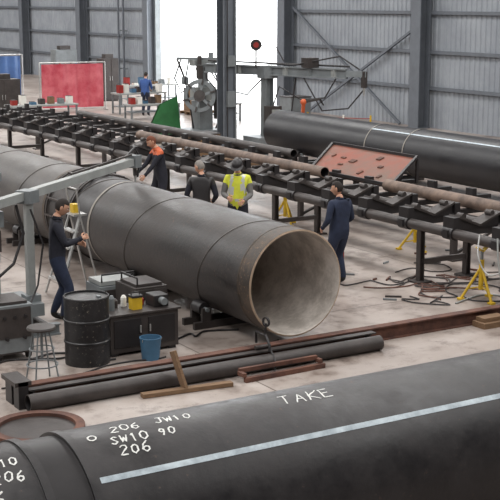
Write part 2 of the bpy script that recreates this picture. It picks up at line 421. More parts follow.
A=[Vector(p) for p in((15.0,19.45,1.0),(15.0,22.3,1.0),(16.15,23.1,1.42),(16.15,20.1,1.42))]
nrm=(A[3]-A[0]).cross(A[1]-A[0]).normalized()
if nrm.z<0:nrm=-nrm
b.add(A+[a-nrm*.03 for a in A],[(0,1,2,3),(7,6,5,4),(0,4,5,1),(1,5,6,2),(2,6,7,3),(3,7,4,0)],platem)
for i in range(4): b.beam(A[i]+nrm*.02,A[(i+1)%4]+nrm*.02,.05,.06,blk)
for k in range(8):
    u=.12+.76*random.random();v=.12+.76*random.random()
    p=A[0]*(1-u)*(1-v)+A[1]*u*(1-v)+A[2]*u*v+A[3]*(1-u)*v
    b.box(p+nrm*.012,(.06+.12*random.random(),.02,.12*random.random()+.05),rust,nrm.to_track_quat('Y','Z').to_matrix())
for (p,q) in((A[2],16.15),(A[3],16.15)): b.beam((q,p.y,.9),(q,p.y,1.4),.05,.05,blk)
b.build('rusty_steel_tray')
def jack(x,t,h):
    b=MB()
    for k in range(3):
        a=2*math.pi*k/3+.4
        p=Vector((x+.3*math.cos(a),t+.3*math.sin(a),.02));b.tube([p,(x,t,h*.62)],.022,yel,8);b.box(p,(.09,.09,.03),yel)
        b.tube([(x,t,h*.25),(x+.2*math.cos(a),t+.2*math.sin(a),h*.21)],.012,yel,6)
    b.tube([(x,t,h*.2),(x,t,h*.75)],.04,yel,12);b.tube([(x,t,h*.7),(x,t,h-.06)],.025,mgrey,10)
    b.beam((x-.1,t,h-.02),(x,t,h-.09),.08,.015,yel);b.beam((x+.1,t,h-.02),(x,t,h-.09),.08,.015,yel)
    b.tube([(x-.09,t-.05,h*.72),(x+.09,t+.05,h*.72)],.01,mgrey,6)
    b.build('pipe_jack_stand')
jack(12.9,14.4,.87);jack(13.9,21.6,.87);jack(14.55,18.1,.72);jack(12.9,23.2,.87)

# ---------- floor beams
b=MB();b.ibeam((4.95,13.36,.1),(14.5,13.36,.1),.14,.2,.018,rust,web=rust);b.build('steel_i_beam')
b=MB()
b.beam((4.95,13.15,.012),(9.9,13.15,.012),.11,.018,dsteel);b.beam((4.95,13.2,.1),(9.9,13.2,.1),.015,.17,rust);b.beam((4.95,13.15,.19),(9.9,13.15,.19),.11,.018,dsteel)
for s in(5.0,9.8): b.box((s,13.15,.1),(.02,.11,.18),dsteel)
b.build('steel_channel')
b=MB()
b.box((4.86,13.38,.16),(.12,.2,.32),blk);b.box((4.86,13.13,.16),(.12,.16,.32),blk);b.beam((4.86,13.05,.3),(4.86,13.5,.3),.2,.05,dsteel);b.build('beam_end_bracket')
small_pipe('black_steel_tube',(4.87,12.95,.1),(9.85,12.95,.1),.1,dsteel)
b=MB()
b.box((12.0,13.14,.04),(.5,.26,.08),wood);b.box((12.0,13.16,.11),(.4,.18,.06),wood);b.build('timber_block')
b=MB();b.beam((7.55,12.62,.03),(8.75,12.66,.03),.06,.06,rust);b.beam((7.55,12.62,.09),(7.55,12.76,.09),.05,.05,rust);b.beam((8.7,12.66,.09),(8.7,12.76,.09),.05,.05,rust);b.beam((7.55,12.76,.12),(8.7,12.76,.12),.05,.05,rust);b.build('rusty_angle_frame')
b=MB();b.beam((6.2,12.73,.03),(7.35,12.6,.03),.1,.05,wood);b.build('timber_plank')
b=MB();b.beam((6.75,12.68,.03),(6.67,12.83,.48),.12,.035,wood,up=(1,0,0));b.build('timber_plank')
b=MB()
x=8.15
b.tube([(x,13.34,.25),(x,13.34,.4),(x,13.1,.4),(x-.02,12.98,.3),(x-.02,12.98,.22)],.018,blk,8)
b.tube([(x,13.1,.56),(x,13.12,.4)],.014,blk,8);b.lathe([(.045,-.012),(.065,-.012),(.065,.012),(.045,.012),(.045,-.012)],(x,13.1,.58),(1,.2,0),blk,16)
b.tube([(x-.1,13.2,.23),(x+.1,13.2,.23)],.03,dsteel,8)
b.tube([(x,13.0,.26),(x-.03,12.8,.1),(x-.1,12.74,.02)],.014,blk,8)
b.build('beam_lifting_clamp')
b=MB();b.lathe([(.42,.01),(.52,.01),(.52,.06),(.42,.06),(.42,.01)],(4.72,12.3,0),(0,0,1),rust,48,False)
b.lathe([(0.001,.02),(.42,.02)],(4.72,12.3,0),(0,0,1),dsteel,48)
b.build('rusty_flange_ring')

# ---------- drum and small items
b=MB();pr=[(0,.02),(.28,.02),(.285,0),(.29,.0),(.29,.28),(.3,.29),(.3,.31),(.29,.32),(.29,.56),(.3,.57),(.3,.59),(.29,.6),(.29,.87),(.297,.88),(.29,.89),(.28,.89),(.28,.865),(.001,.865)]
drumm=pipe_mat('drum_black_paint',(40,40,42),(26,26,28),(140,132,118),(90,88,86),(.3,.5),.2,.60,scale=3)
b.lathe(pr,(6.27,14.45,0),(0,0,1),drumm,40,True);b.tube([(6.4,14.35,.865),(6.4,14.35,.885)],.03,mgrey,12)
o=b.build('oil_drum');m=o.modifiers.new('e','EDGE_SPLIT');m.split_angle=.5
b=MB();x,t=5.45,13.95
b.lathe([(.001,.66),(.17,.66),(.18,.68),(.17,.7),(.001,.72)],(x,t,0),(0,0,1),dsteel,24,True)
for k in range(4):
    a=math.pi/4+k*math.pi/2
    b.tube([(x+.1*math.cos(a),t+.1*math.sin(a),.66),(x+.22*math.cos(a),t+.22*math.sin(a),.0)],.011,mgrey,8)
for z,r in((.22,.19),(.42,.15)):
    b.lathe([(r-.007,z-.007),(r+.007,z-.007),(r+.007,z+.007),(r-.007,z+.007),(r-.007,z-.007)],(x,t,0),(0,0,1),mgrey,24)
b.tube([(x,t,.3),(x,t,.66)],.018,mgrey,8)
b.build('workshop_stool')
b=MB();b.box((7.1,14.7,.29),(1.0,.5,.5),dsteel);b.box((7.1,14.7,.555),(1.06,.56,.03),dsteel)
for dx in(-.42,.42):
    for dy in(-.18,.18): b.box((7.1+dx,14.7+dy,.02),(.1,.1,.04),blk)
b.box((6.85,14.445,.3),(.4,.012,.38),blk);b.box((7.35,14.445,.3),(.4,.012,.38),blk);b.box((7.03,14.43,.34),(.02,.02,.1),alu);b.box((7.17,14.43,.34),(.02,.02,.1),alu)
b.build('steel_tool_cabinet',.006)
b=MB();b.box((7.05,14.62,.655),(.14,.13,.17),yel);b.box((7.05,14.62,.75),(.16,.15,.03),blk);b.tube([(6.99,14.62,.76),(6.99,14.62,.8),(7.11,14.62,.8),(7.11,14.62,.76)],.01,blk,6);b.build('yellow_power_tool_case',.01)
b=MB();b.box((7.4,14.68,.65),(.22,.26,.16),blk);b.tube([(7.4,14.55,.66),(7.4,14.45,.66)],.05,mgrey,10);b.build('angle_grinder',.01)
b=MB()
for k,(dx,dy,h,mt) in enumerate(((-.36,.0,.2,mgrey),(-.26,.12,.12,dsteel),(.12,.1,.1,redm),(-.12,.14,.15,paper))):
    b.lathe([(.001,.571),(.04,.571),(.04,.571+h*.8),(.02,.571+h),(.001,.571+h)],(7.1+dx,14.7+dy,0),(0,0,1),mt,14,True)
b.build('spray_cans')
b=MB();b.lathe([(.001,.01),(.11,.01),(.115,.0),(.14,.28),(.145,.28),(.145,.295),(.132,.295),(.13,.27),(.105,.03),(.001,.03)],(7.03,14.15,0),(0,0,1),blue,28,True)
b.tube([(7.03+.14*math.cos(a),14.15+.14*math.sin(a)*.3-.05,.28-.09*math.sin(a)) for a in [math.pi*k/10 for k in range(11)]],.005,alu,6)
b.build('blue_bucket')
b=MB();b.box((7.35,16.05,.36),(.55,.5,.52),mgrey);b.box((7.35,16.05,.66),(.5,.42,.06),mgrey2);b.box((7.35,15.795,.42),(.42,.012,.3),dsteel)
for k in range(3): b.tube([(7.2+k*.14,15.79,.5),(7.2+k*.14,15.75,.5)],.025,blk,10)
for dx in(-.2,.2):
    for dy in(-.18,.18): b.tube([(7.35+dx-.02,16.05+dy,.06),(7.35+dx+.02,16.05+dy,.06)],.06,blk,12)
b.box((7.35,16.05,.1),(.5,.44,.03),dsteel)
b.tube([(7.1,15.8,.69),(7.1,15.8,.8),(7.6,15.8,.8),(7.6,15.8,.69)],.015,blk,8)
b.build('welding_wire_feeder',.008)
def welder(x,t,mt,name='welding_power_source'):
    b=MB();b.box((x,t,.42),(.5,.62,.62),mt);b.box((x,t-.315,.5),(.44,.012,.4),dsteel);b.box((x,t,.75),(.4,.5,.04),dsteel)
    for k in range(3): b.tube([(x-.14+.14*k,t-.32,.58),(x-.14+.14*k,t-.35,.58)],.022,blk,10)
    for k in range(2): b.tube([(x-.12+.24*k,t-.32,.3),(x-.12+.24*k,t-.36,.3)],.022,blk,10)
    for dx in(-.2,.2):
        for dy in(-.22,.22): b.tube([(x+dx-.025,t+dy,.07),(x+dx+.025,t+dy,.07)],.07,blk,14)
    b.box((x,t,.1),(.46,.6,.03),dsteel)
    b.tube([(x-.18,t-.25,.76),(x-.18,t-.25,.86),(x-.18,t+.25,.86),(x-.18,t+.25,.76)],.014,blk,8)
    b.build(name,.008)
welder(5.5,15.3,mgrey);welder(7.5,15.36,dsteel)
b=MB()
for t in(15.95,17.7): b.ibeam((3.2,t,.08),(6.5,t,.08),.12,.16,.02,mgrey)
for s in(3.5,4.6,5.7,6.4): b.beam((s,15.95,.05),(s,17.7,.05),.1,.1,dsteel)
b.build('manipulator_floor_track')
b=MB()
b.box((5.9,16.8,.27),(1.1,.9,.18),mgrey);b.box((5.6,16.9,.72),(.6,.6,.75),mgrey);b.box((5.6,16.595,.75),(.45,.012,.5),dsteel)
b.box((6.36,16.62,1.1),(.11,.11,1.55),mgrey2);b.box((6.36,16.62,.4),(.22,.22,.1),mgrey)
for x in(5.62,5.85): b.tube([(x,16.55,1.0),(x,16.55,2.25)],.045,mgrey2,12)
b.box((5.73,16.55,2.2),(.4,.14,.12),mgrey);b.box((5.73,16.55,1.6),(.42,.16,.22),mgrey);b.box((5.73,16.5,1.3),(.3,.12,.3),dsteel)
b.box((5.4,16.9,1.45),(.35,.4,.7),mgrey)
p0=Vector((5.75,16.25,1.86));p1=Vector((8.95,18.5,2.0))
b.beam(p0,p1,.12,.12,mgrey2);b.box((6.36,16.64,1.87),(.24,.24,.18),mgrey,Matrix.Rotation(math.radians(35),3,'Z'))
b.beam(p1+Vector((-.1,-.06,0)),p1+Vector((.06,.04,0)),.2,.2,mgrey)
b.beam(p1+Vector((0,0,-.05)),p1+Vector((.02,.02,-.25)),.05,.05,dsteel);b.tube([p1+Vector((.02,.02,-.24)),p1+Vector((.02,.02,-.36))],[.03,.012],alu,10)
b.tube([p1+Vector((-.2,-.12,.1)),p1+Vector((0,0,.22)),p1+Vector((.15,.1,.05)),p1+Vector((.08,.06,-.28))],.02,blk,8)
b.tube([p0+Vector((.4,.3,-.08)),p0+Vector((.5,.3,-.5)),p0+Vector((.3,.2,-.9)),p0+Vector((-.1,.2,-1.2))],.022,blk,8)
b.tube([(6.36,16.54,1.7),(6.5,16.45,1.2),(6.42,16.5,.6),(6.2,16.3,.35)],.015,blk,8)
b.tube([(5.4,16.4,2.0),(5.5,16.3,1.5),(5.3,16.3,1.0),(5.5,16.3,.5),(5.6,15.7,.6)],.018,blk,8)
b.beam(p0+(p1-p0)*.5+Vector((0,0,.1)),p1+Vector((-.1,-.1,.12)),.03,.03,dsteel)
b.build('welding_manipulator')
b=MB()
for a in(5.95,6.95):
    b.lathe([(R+.012,a),(R+.04,a),(R+.04,a+.04),(R+.012,a+.04),(R+.012,a)],(XP,TP,ZP),(0,1,0),dsteel,64)
for k in range(9):
    a=math.pi*k/8
    b.beam((XP+(R+.03)*math.cos(a),TP+5.95,ZP+(R+.03)*math.sin(a)),(XP+(R+.03)*math.cos(a),TP+7.0,ZP+(R+.03)*math.sin(a)),.04,.03,dsteel)
b.build('pipe_lineup_clamp')
b=MB();x,t=7.72,18.15
for dy in(-.2,.2):
    b.beam((x-.0,t+dy,1.28),(x-.42,t+dy*1.4,.0),.06,.025,alu);b.beam((x+.0,t+dy,1.28),(x+.3,t+dy*1.3,.0),.04,.02,alu)
for k in range(1,5):
    f_=k/5;b.box((x-.42+.42*f_,t,1.28*f_),(.1,.52-.14*f_,.025),alu)
b.box((x,t,1.29),(.22,.44,.03),alu);b.box((x,t,1.37),(.1,.14,.14),yel)
for dy in(-.2,.2): b.tube([(x,t+dy,1.28),(x-.05,t+dy,1.7)],.014,alu,8)
b.tube([(x-.05,t-.2,1.7),(x-.05,t+.2,1.7)],.014,alu,8)
b.build('step_ladder')
def hose(pts,r=.014,mt=blk,name='floor_cable'):
    b=MB();P=[Vector(p) for p in pts];out=[]
    for i in range(len(P)-1):
        a=P[max(0,i-1)];p=P[i];q=P[i+1];c=P[min(len(P)-1,i+2)]
        for k in range(8):
            t=k/8;out.append(.5*((2*p)+(q-a)*t+(2*a-5*p+4*q-c)*t*t+(3*p-a-3*q+c)*t**3))
    out.append(P[-1]);b.tube(out,r,mt,8);b.build(name)
for j in range(12):
    x=11.6+random.random()*2;t=14.6+random.random()*2.8;pts=[]
    for k in range(8):
        pts.append((x,t,.016));x+=random.uniform(-.25,.6);t+=random.uniform(-.45,.45)
        x=min(max(x,11.0),16.5)
    hose(pts,.011,(blk,dsteel,rust)[j%3])
for j in range(5):
    pts=[(5.2+j*.5,14.9,.016)];x,t=5.4+j*.6,15
    for k in range(6):
        pts.append((x,t,.016));x+=random.uniform(-.2,.5);t+=random.uniform(-.25,.25)
    hose(pts)
for j in range(4):
    x=4.9+j*.9;t=13.9;pts=[]
    for k in range(6):
        pts.append((x,t,.014));x+=random.uniform(.1,.4);t+=random.uniform(-.12,.15);t=max(t,13.6)
    hose(pts,.011)
hose([(12.75,13.9,1.08),(12.7,13.8,.7),(12.75,13.7,.3),(12.9,13.5,.02),(13.4,13.9,.016),(13.2,14.6,.016),(12.4,14.4,.016)],.014,mgrey2)
hose([(12.75,14.3,1.08),(12.65,14.2,.75),(12.7,14.0,.5),(12.75,13.6,.7),(12.75,13.4,1.08)],.014,alu)
b=MB();b.box((12.45,17.9,.15),(.46,.28,.26),redm);b.box((12.45,17.9,.3),(.48,.3,.05),blk);b.tube([(12.3,17.9,.33),(12.3,17.9,.4),(12.6,17.9,.4),(12.6,17.9,.33)],.012,blk,8)
b.box((12.45,17.755,.22),(.06,.02,.06),alu);b.build('red_toolbox',.008)
b=MB()
for k in range(26):
    a=random.random()*6.28;x=11.5+random.random()*4;t=14.6+random.random()*3.2;l=.08+.2*random.random()
    b.beam((x,t,.015),(x+l*math.cos(a),t+l*math.sin(a),.015),.025,.03,(rust,dsteel,mgrey,rust)[k%4])
b.build('scrap_offcuts')

# ---------- back area
def curtain(name,p0,p1,h,mt,z0=.15):
    b=MB();p0=Vector(p0);p1=Vector(p1);d=(p1-p0);L=d.length;d/=L;n=Vector((-d.y,d.x,0));N=48;vs=[]
    for j in range(5):
        z=z0+(h-z0-.06)*j/4
        for i in range(N+1):
            u=i/N;vs.append(p0+d*(L*(.03+.94*u))+n*(.035*math.sin(u*34)+.02*math.sin(u*9+j))+Vector((0,0,z)))
    b.add(vs,[(j*(N+1)+i,j*(N+1)+i+1,(j+1)*(N+1)+i+1,(j+1)*(N+1)+i) for j in range(4) for i in range(N)],mt,True)
    for p in(p0,p1):
        b.tube([p,p+Vector((0,0,h))],.025,alu,8);b.beam(p-n*.3+Vector((0,0,.03)),p+n*.3+Vector((0,0,.03)),.04,.04,alu)
    b.tube([p0+Vector((0,0,h)),p1+Vector((0,0,h))],.025,alu,8);b.tube([p0+Vector((0,0,.12)),p1+Vector((0,0,.12))],.02,alu,8)
    b.build(name)
curtain('red_welding_screen',(19.6,49.4,0),(22.4,49.0,0),2.03,redcurt)
curtain('blue_welding_screen',(18.3,55.2,0),(21,55,0),2.15,bluecurt)
b=MB()
b.add([(19.1,38,0.02),(20.2,38,.02),(20.15,38.2,1.35),(19.5,38.2,1.1),(19.15,38.2,.45)],[(0,1,2,3,4)],green)
b.add([(19.1,38.5,0.02),(20.2,38.5,.02),(20.15,38.3,1.35),(19.5,38.3,1.1),(19.15,38.3,.45)],[(4,3,2,1,0)],green)
b.beam((20.15,38.25,0),(20.15,38.25,1.4),.05,.05,mgrey);b.beam((19.15,38.25,0),(19.15,38.25,.45),.05,.05,mgrey)
b.build('green_canvas_cover')
# welding positioner with face plate, column, hoses
b=MB();x,t=20.9,37.8
b.box((x,t,.12),(1.3,1.2,.24),mgrey);b.box((x,t,.7),(.5,.6,1.0),mgrey);b.box((x+.05,t,1.45),(.7,.6,.45),mgrey2)
ax=Vector((-.6,-.78,.15)).normalized();c0=Vector((x-.3,t-.4,1.4))
b.lathe([(.001,.12),(.1,.12),(.1,.1),(.2,.1)],c0,ax,dsteel,40);b.lathe([(.42,.1),(.55,.1),(.55,.0),(.42,0),(.42,.1)],c0,ax,mgrey,40);b.lathe([(.2,.08),(.2,0),(.18,-.25)],c0,ax,mgrey,30)
u=ax.cross(Vector((0,0,1))).normalized();v=ax.cross(u)
for k in range(6):
    a=k*1.047+.3;dd=u*math.cos(a)+v*math.sin(a);b.beam(c0+ax*.06+dd*.15,c0+ax*.06+dd*.46,.09,.06,mgrey,up=tuple(ax))
    b.beam(c0+ax*.14+dd*.38,c0+ax*.14+dd*.58,.05,.08,dsteel,up=tuple(ax))
b.box((x+.1,t+.1,2.05),(.26,.26,.8),mgrey);b.box((x,t,2.5),(.8,.3,.2),mgrey2);b.box((x-.25,t-.3,2.2),(.16,.2,.45),dsteel)
b.tube([(x-.25,t-.3,2.45),(x-.25,t-.3,2.75)],.07,dsteel,12);b.tube([(x+.3,t-.1,2.6),(x+.3,t-.1,2.85)],.09,mgrey,14)
b.box((x+.45,t-.4,1.1),(.28,.28,1.0),dsteel);b.box((x+.45,t-.55,1.35),(.2,.02,.26),mgrey2)
b.beam((x-.3,t-.1,2.3),(x+.5,t-.5,2.6),.08,.08,mgrey);b.beam((x-.8,t+.3,2.65),(x+.6,t-.9,2.65),.08,.09,mgrey);b.beam((x-.8,t+.3,2.65),(x-.6,t+.1,1.95),.06,.06,dsteel);b.box((x-.6,t+.1,1.9),(.18,.18,.25),mgrey)
for q in(((-.5,0,2.6),(-.7,-.1,1.9),(-.6,-.2,1.2),(-.5,-.3,.3)),((.4,0,2.4),(.6,-.3,1.6),(.5,-.5,.8),(.2,-.6,.3)),((-.7,.2,2.6),(-1.0,.1,2.0),(-.8,0,1.5),(-.4,-.2,1.9)),((.6,-.8,2.6),(.7,-.8,2.0),(.4,-.6,1.7),(.2,-.3,2.2)),((0,-.3,2.5),(-.1,-.5,2.0),(.2,-.5,1.7),(.3,-.4,1.2))):
    b.tube([(x+p[0],t+p[1],p[2]) for p in q],.028,blk,8)
b.build('welding_positioner')
b=MB();x,t=21.3,34.2
b.box((x,t,.15),(1.2,1.0,.3),mgrey);b.ibeam((x,t,.3),(x,t,2.5),.3,.3,.04,mgrey,up=(1,0,0));b.box((x,t,2.35),(.5,.45,.4),mgrey)
q0=Vector((x-1.2,t+1.9,2.42));q1=Vector((x+1.4,t-2.4,2.36))
b.ibeam(q0,q1,.2,.3,.04,mgrey);b.tube([q0+Vector((.1,0,.24)),q1+Vector((.1,0,.22))],.03,blk,8)
for k in range(6):
    p=q0.lerp(q1,(k+.5)/6);b.box(p,(.16,.16,.26),mgrey2 if k%2 else mgrey)
b.box(q0.lerp(q1,.75)+Vector((0,0,.3)),(.4,.4,.3),dsteel);b.box(q0.lerp(q1,.15)+Vector((0,0,.32)),(.35,.35,.35),mgrey)
b.beam(q1,(x+1.75,t-2.95,2.36),.14,.18,mgrey);b.box((x+1.7,t-2.9,2.2),(.14,.14,.5),dsteel);b.tube([(x+1.7,t-2.9,1.98),(x+1.7,t-2.9,1.7)],[.05,.02],alu,10)
b.tube([(x-.3,t+.2,2.5),(x-.3,t+.2,3.1)],.03,dsteel,8);b.tube([(x-.3,t+.2,3.1),(x+.1,t-.2,3.3),(x+.3,t-.5,2.7)],.02,blk,8)
b.lathe([(.05,-.06),(.18,-.06),(.18,.06),(.05,.06),(.05,-.06)],(x-.3,t+.2,3.2),(.5,.85,0),blk,24)
b.lathe([(.001,-.08),(.09,-.08),(.09,.08),(.001,.08)],(x-.3,t+.2,3.2),(.5,.85,0),redm,24)
for q in(((1.6,-2.8,2.5),(1.2,-2.3,2.9),(.4,-1,2.6),(0,0,2.6)),((1.2,-2.1,2.2),(1.0,-1.8,1.6),(.6,-1.1,1.5),(.2,-.4,1.9),(0,-.2,1.0)),((-.9,1.4,2.3),(-.7,1.0,1.7),(-.4,.6,1.6),(-.1,.2,2.1)),((1.7,-2.9,1.9),(1.4,-2.5,1.3),(.9,-1.8,1.2),(.6,-1.2,2.2)),((.5,-.9,2.2),(.4,-.8,1.0),(.3,-.8,.3),(.6,-1.2,.03))):
    b.tube([(x+p[0],t+p[1],p[2]) for p in q],.025,blk,8)
b.box((x-.1,t-.5,.9),(.45,.35,.8),dsteel);b.box((x-.1,t-.69,1.05),(.3,.02,.3),mgrey2)
b.build('boom_manipulator')
b=MB();x,t=21.6,32.6
b.tube([(x,t,0),(x,t,.9)],.08,dsteel,12);b.box((x,t,.03),(.6,.6,.06),dsteel);b.sphere((x,t,1.0),.14,orange);b.beam((x,t,1.0),(x-.1,t-.2,1.45),.1,.14,orange);b.sphere((x-.1,t-.2,1.5),.1,orange);b.beam((x-.1,t-.2,1.5),(x+.3,t-.5,1.6),.07,.08,dsteel);b.tube([(x+.3,t-.5,1.6),(x+.42,t-.55,1.4)],[.04,.02],blk,8)
b.build('orange_torch_arm')
def bench(x,t,w,d,h,name='workbench'):
    b=MB();b.box((x,t,h-.03),(w,d,.06),mgrey2)
    for sx in(-1,1):
        for sy in(-1,1): b.beam((x+sx*(w/2-.06),t+sy*(d/2-.06),0),(x+sx*(w/2-.06),t+sy*(d/2-.06),h-.06),.06,.06,mgrey)
    b.box((x,t,.3),(w-.1,d-.1,.03),mgrey)
    b.build(name)
    c=MB()
    for k in range(7):
        xx=x-w/2+.2+(w-.4)*k/6;hh=.08+.3*random.random();c.box((xx,t+random.uniform(-.1,.1),h+hh/2+.003),(.2,.25,hh),(redm,paper,blue,dsteel,wood,mgrey,paper)[k])
        c.box((xx,t,h+hh+.01),(.16,.2,.02),blk)
    c.build('bench_clutter')
bench(23.0,47,2.2,.8,.85);bench(22.3,44.4,2.2,.7,.6);bench(25.2,50.5,2.5,.8,.9);bench(17.5,44,2.6,.9,.8);bench(24.0,42.0,1.6,.7,.7)
for (x,t,w_,h_,mt) in((17.2,47.5,1.4,1.5,dsteel),(18.2,60,1.6,1.3,dsteel),(24.6,53.5,.8,1.9,dsteel),(26.0,62,1.2,2.0,mgrey),(15.0,44.5,1.2,1.2,blk)):
    b=MB();b.box((x,t,h_/2+.05),(w_,.7,h_),mt);b.box((x,t,.025),(w_-.1,.6,.05),blk)
    for sg in(-1,1): b.box((x+sg*w_/4,t-.357,h_/2+.05),(w_/2-.06,.014,h_-.12),mt);b.box((x+sg*.06,t-.37,h_/2+.1),(.02,.02,.2),alu)
    b.box((x,t,h_+.15),(w_*.5,.4,.2),dsteel);b.build('storage_cabinet',.01)
b=MB()
for k in range(5):
    x=23.2+k*.28;t=56.5
    b.lathe([(.001,.0),(.12,.0),(.12,1.35),(.09,1.48),(.035,1.54),(.035,1.65),(.001,1.66)],(x,t,0),(0,0,1),(dsteel,redm,mgrey2,dsteel,blue)[k],16,True)
b.box((23.76,56.72,.9),(1.5,.04,.08),yel);b.box((23.1,56.72,.5),(.05,.05,1),yel);b.box((24.42,56.72,.5),(.05,.05,1),yel)
b.build('gas_cylinder_rack')
b=MB()
for k,(x,t) in enumerate(((22.6,31.8),(22.2,33.2),(23.2,31.2))):
    b.tube([(x,t,0),(x,t,1.1)],.03,yel if k else paper,8);b.lathe([(.001,.0),(.15,.0),(.15,.03),(.001,.05)],(x,t,0),(0,0,1),blk,16)
b.tube([(22.6,31.8,1.0),(22.2,33.2,1.0)],.012,redm,6);b.tube([(22.6,31.8,1.0),(23.2,31.2,1.0)],.012,redm,6)
b.build('barrier_posts')
for (x,t,h,mt) in((18.2,33,.5,wood),(18.4,30.6,.35,mgrey),(24.8,45.2,.9,wood),(26.5,40.5,.8,mgrey)):
    b=MB()
    for k in range(5): b.box((x-.5+k*.25,t,.13),(.2,1.0,.03),wood)
    for k in(-.45,0,.45): b.box((x,t+k,.06),(1.2,.1,.1),wood)
    b.box((x,t,.15+h/2),(.9,.8,h),mt);b.box((x,t,.16+h),(.94,.84,.03),dsteel);b.build('loaded_pallet')

# ---------- PEOPLE
def seg_dist(p,a,b):
    ab=b-a;t=max(0,min(1,(p-a).dot(ab)/max(ab.length_squared,1e-9)));return (p-(a+ab*t)).length
def ik(a,b,l1,l2,pole):
    d=b-a;L=d.length
    if L>l1+l2-.002: b=a+d.normalized()*(l1+l2-.002);d=b-a;L=d.length
    x=(l1*l1-l2*l2+L*L)/(2*L);h=math.sqrt(max(0,l1*l1-x*x));n=d/L
    pp=(pole-n*pole.dot(n)).normalized();return a+n*x+pp*h,b
def person(name,loc,face,lean=0,wr=((.22,.1,.85),(-.22,.1,.85)),ank=((.11,.0,.09),(-.11,.0,.09)),pel=.95,head=(0,0),top=navy,bot=navy,sleeve=None,hair=hairb,hat=None,vest=None,scale=1.,poles=None,curl=.5,twist=0,collar=None):
    sleeve=sleeve or top
    K=1.13
    pv=Vector((0,0,pel));RL=Matrix.Rotation(-lean,3,'X')@Matrix.Rotation(twist,3,'Z')
    T=lambda x,y,z: pv+RL@Vector((x,y,z-.95))
    V=[];E=[];Rr=[];Lb=[]
    def av(p,rx,ry=None,par=None,lab=None):
        V.append(Vector(p));Rr.append((rx,ry or rx))
        if par is not None: E.append((par,len(V)-1));Lb.append(lab)
        return len(V)-1
    p0=av(pv,.155*K,.12*K)
    p1=av(T(0,.01,1.1),.14*K,.112*K,p0,'torso');p2=av(T(0,.0,1.3),.162*K,.125*K,p1,'torso');p3=av(T(0,-.01,1.43),.108*K,.088*K,p2,'torso')
    p4=av(T(0,-.005,1.5),.058,.058,p3,'neck');p5=av(T(0,.012,1.57),.054,.054,p4,'neck')
    hands=[]
    for i,sg in enumerate((1,-1)):
        s=av(T(sg*.18,-.01,1.405),.07*K,.07*K,p2,'torso')
        sp=V[s];w=Vector(wr[i]);pole=Vector(poles[i]) if poles else Vector((sg*.6,-1,-.3))
        el,w=ik(sp,w,.29,.255,pole)
        m=av(sp.lerp(el,.5),.056*K,.056*K,s,'sleeve');e=av(el,.048*K,.048*K,m,'sleeve');q=av(el.lerp(w,.45),.043*K,.043*K,e,'sleeve');ww=av(w,.03,.026,q,'sleeve')
        d=(w-el).normalized();pa=av(w+d*.045,.036,.022,ww,'hand');av(w+d*.085,.036,.018,pa,'hand')
        hands.append((w,d,sg))
    for i,sg in enumerate((1,-1)):
        h=av(pv+Vector((sg*.09,0,-.07)),.104*K,.104*K,p0,'leg')
        kn,an=ik(V[h],Vector(ank[i]),.42,.42,Vector((sg*.1,1,0)))
        m=av(V[h].lerp(kn,.5),.085*K,.085*K,h,'leg');k=av(kn,.067*K,.067*K,m,'leg');cf=av(kn.lerp(an,.4),.066*K,.066*K,k,'leg');a=av(an,.056,.056,cf,'leg')
        b1=av(an+Vector((sg*.01,.06,-.035)),.048,.042,a,'foot');av(an+Vector((sg*.02,.17,-.055)),.044,.032,b1,'foot')
    me=bpy.data.meshes.new('tmp');me.from_pydata([tuple(v) for v in V],E,[]);me.update()
    ob=bpy.data.objects.new('tmp',me);C.collection.objects.link(ob)
    ob.modifiers.new('s','SKIN')
    sv=me.skin_vertices[0].data
    for i,r in enumerate(Rr): sv[i].radius=r;sv[i].use_root=(i==0)
    sb=ob.modifiers.new('u','SUBSURF');sb.levels=2;sb.render_levels=2
    C.view_layer.update();dg=C.evaluated_depsgraph_get();ev=ob.evaluated_get(dg).to_mesh()
    b=MB();vs=[v.co.copy() for v in ev.vertices]
    o=len(b.v);b.v+=vs
    invRL=RL.inverted()
    for p in ev.polygons:
        c=p.center;best=None;bd=9
        for (e,lab) in zip(E,Lb):
            dd=seg_dist(c,V[e[0]],V[e[1]])/(.5*(Rr[e[0]][0]+Rr[e[1]][0]))
            if dd<bd:bd=dd;best=lab
        loc_=invRL@(c-pv)
        mt={'torso':top,'neck':skin,'sleeve':sleeve,'hand':skin,'leg':bot,'foot':boots}[best]
        if best=='neck' and loc_.z<.55: mt=collar or top
        if best=='leg' and loc_.z>.0: mt=top
        if best=='torso' and loc_.z>.44 and collar: mt=collar
        if vest and best in('torso',):
            mt=vest
            z=loc_.z
            if vest is hivis and (.08<z<.13 or (.22<z<.27)): mt=refl
            if vest is hivis and abs(abs(loc_.x)-.1)<.025 and z>.27: mt=refl
        if best=='leg' and c.z<.12: mt=boots
        b.f.append([i+o for i in p.vertices]);b.mi.append(b.m(mt));b.sm.append(True)
    bpy.data.objects.remove(ob)
    for (w,d,sg) in hands:
        side=Vector((0,0,1)).cross(d) if abs(d.z)<.8 else Vector((0,1,0)).cross(d)*-1
        inward=Vector((-sg,0,-.3))
        nrm=(inward-d*inward.dot(d))
        if nrm.length<.1:nrm=Vector((0,0,-1))
        nrm.normalize();side=d.cross(nrm).normalized()
        if abs(d.z)<.8:
            if side.z<0: side=-side
        elif side.y<0: side=-side
        k0=w+d*.09
        for j,(off,L) in enumerate(((-.03,.06),(-.01,.075),(.011,.08),(.031,.072))):
            pts=[k0+side*off-d*.02,k0+side*off];dr=d.copy();cur=k0+side*off
            for q in range(3):
                rot=Quaternion(d.cross(nrm),curl*(.7+.3*q));dr=rot@dr
                cur=cur+dr*L*(.42,.32,.26)[q];pts.append(cur.copy())
            b.tube(pts,[.0095,.0095,.009,.008,.006],skin,8)
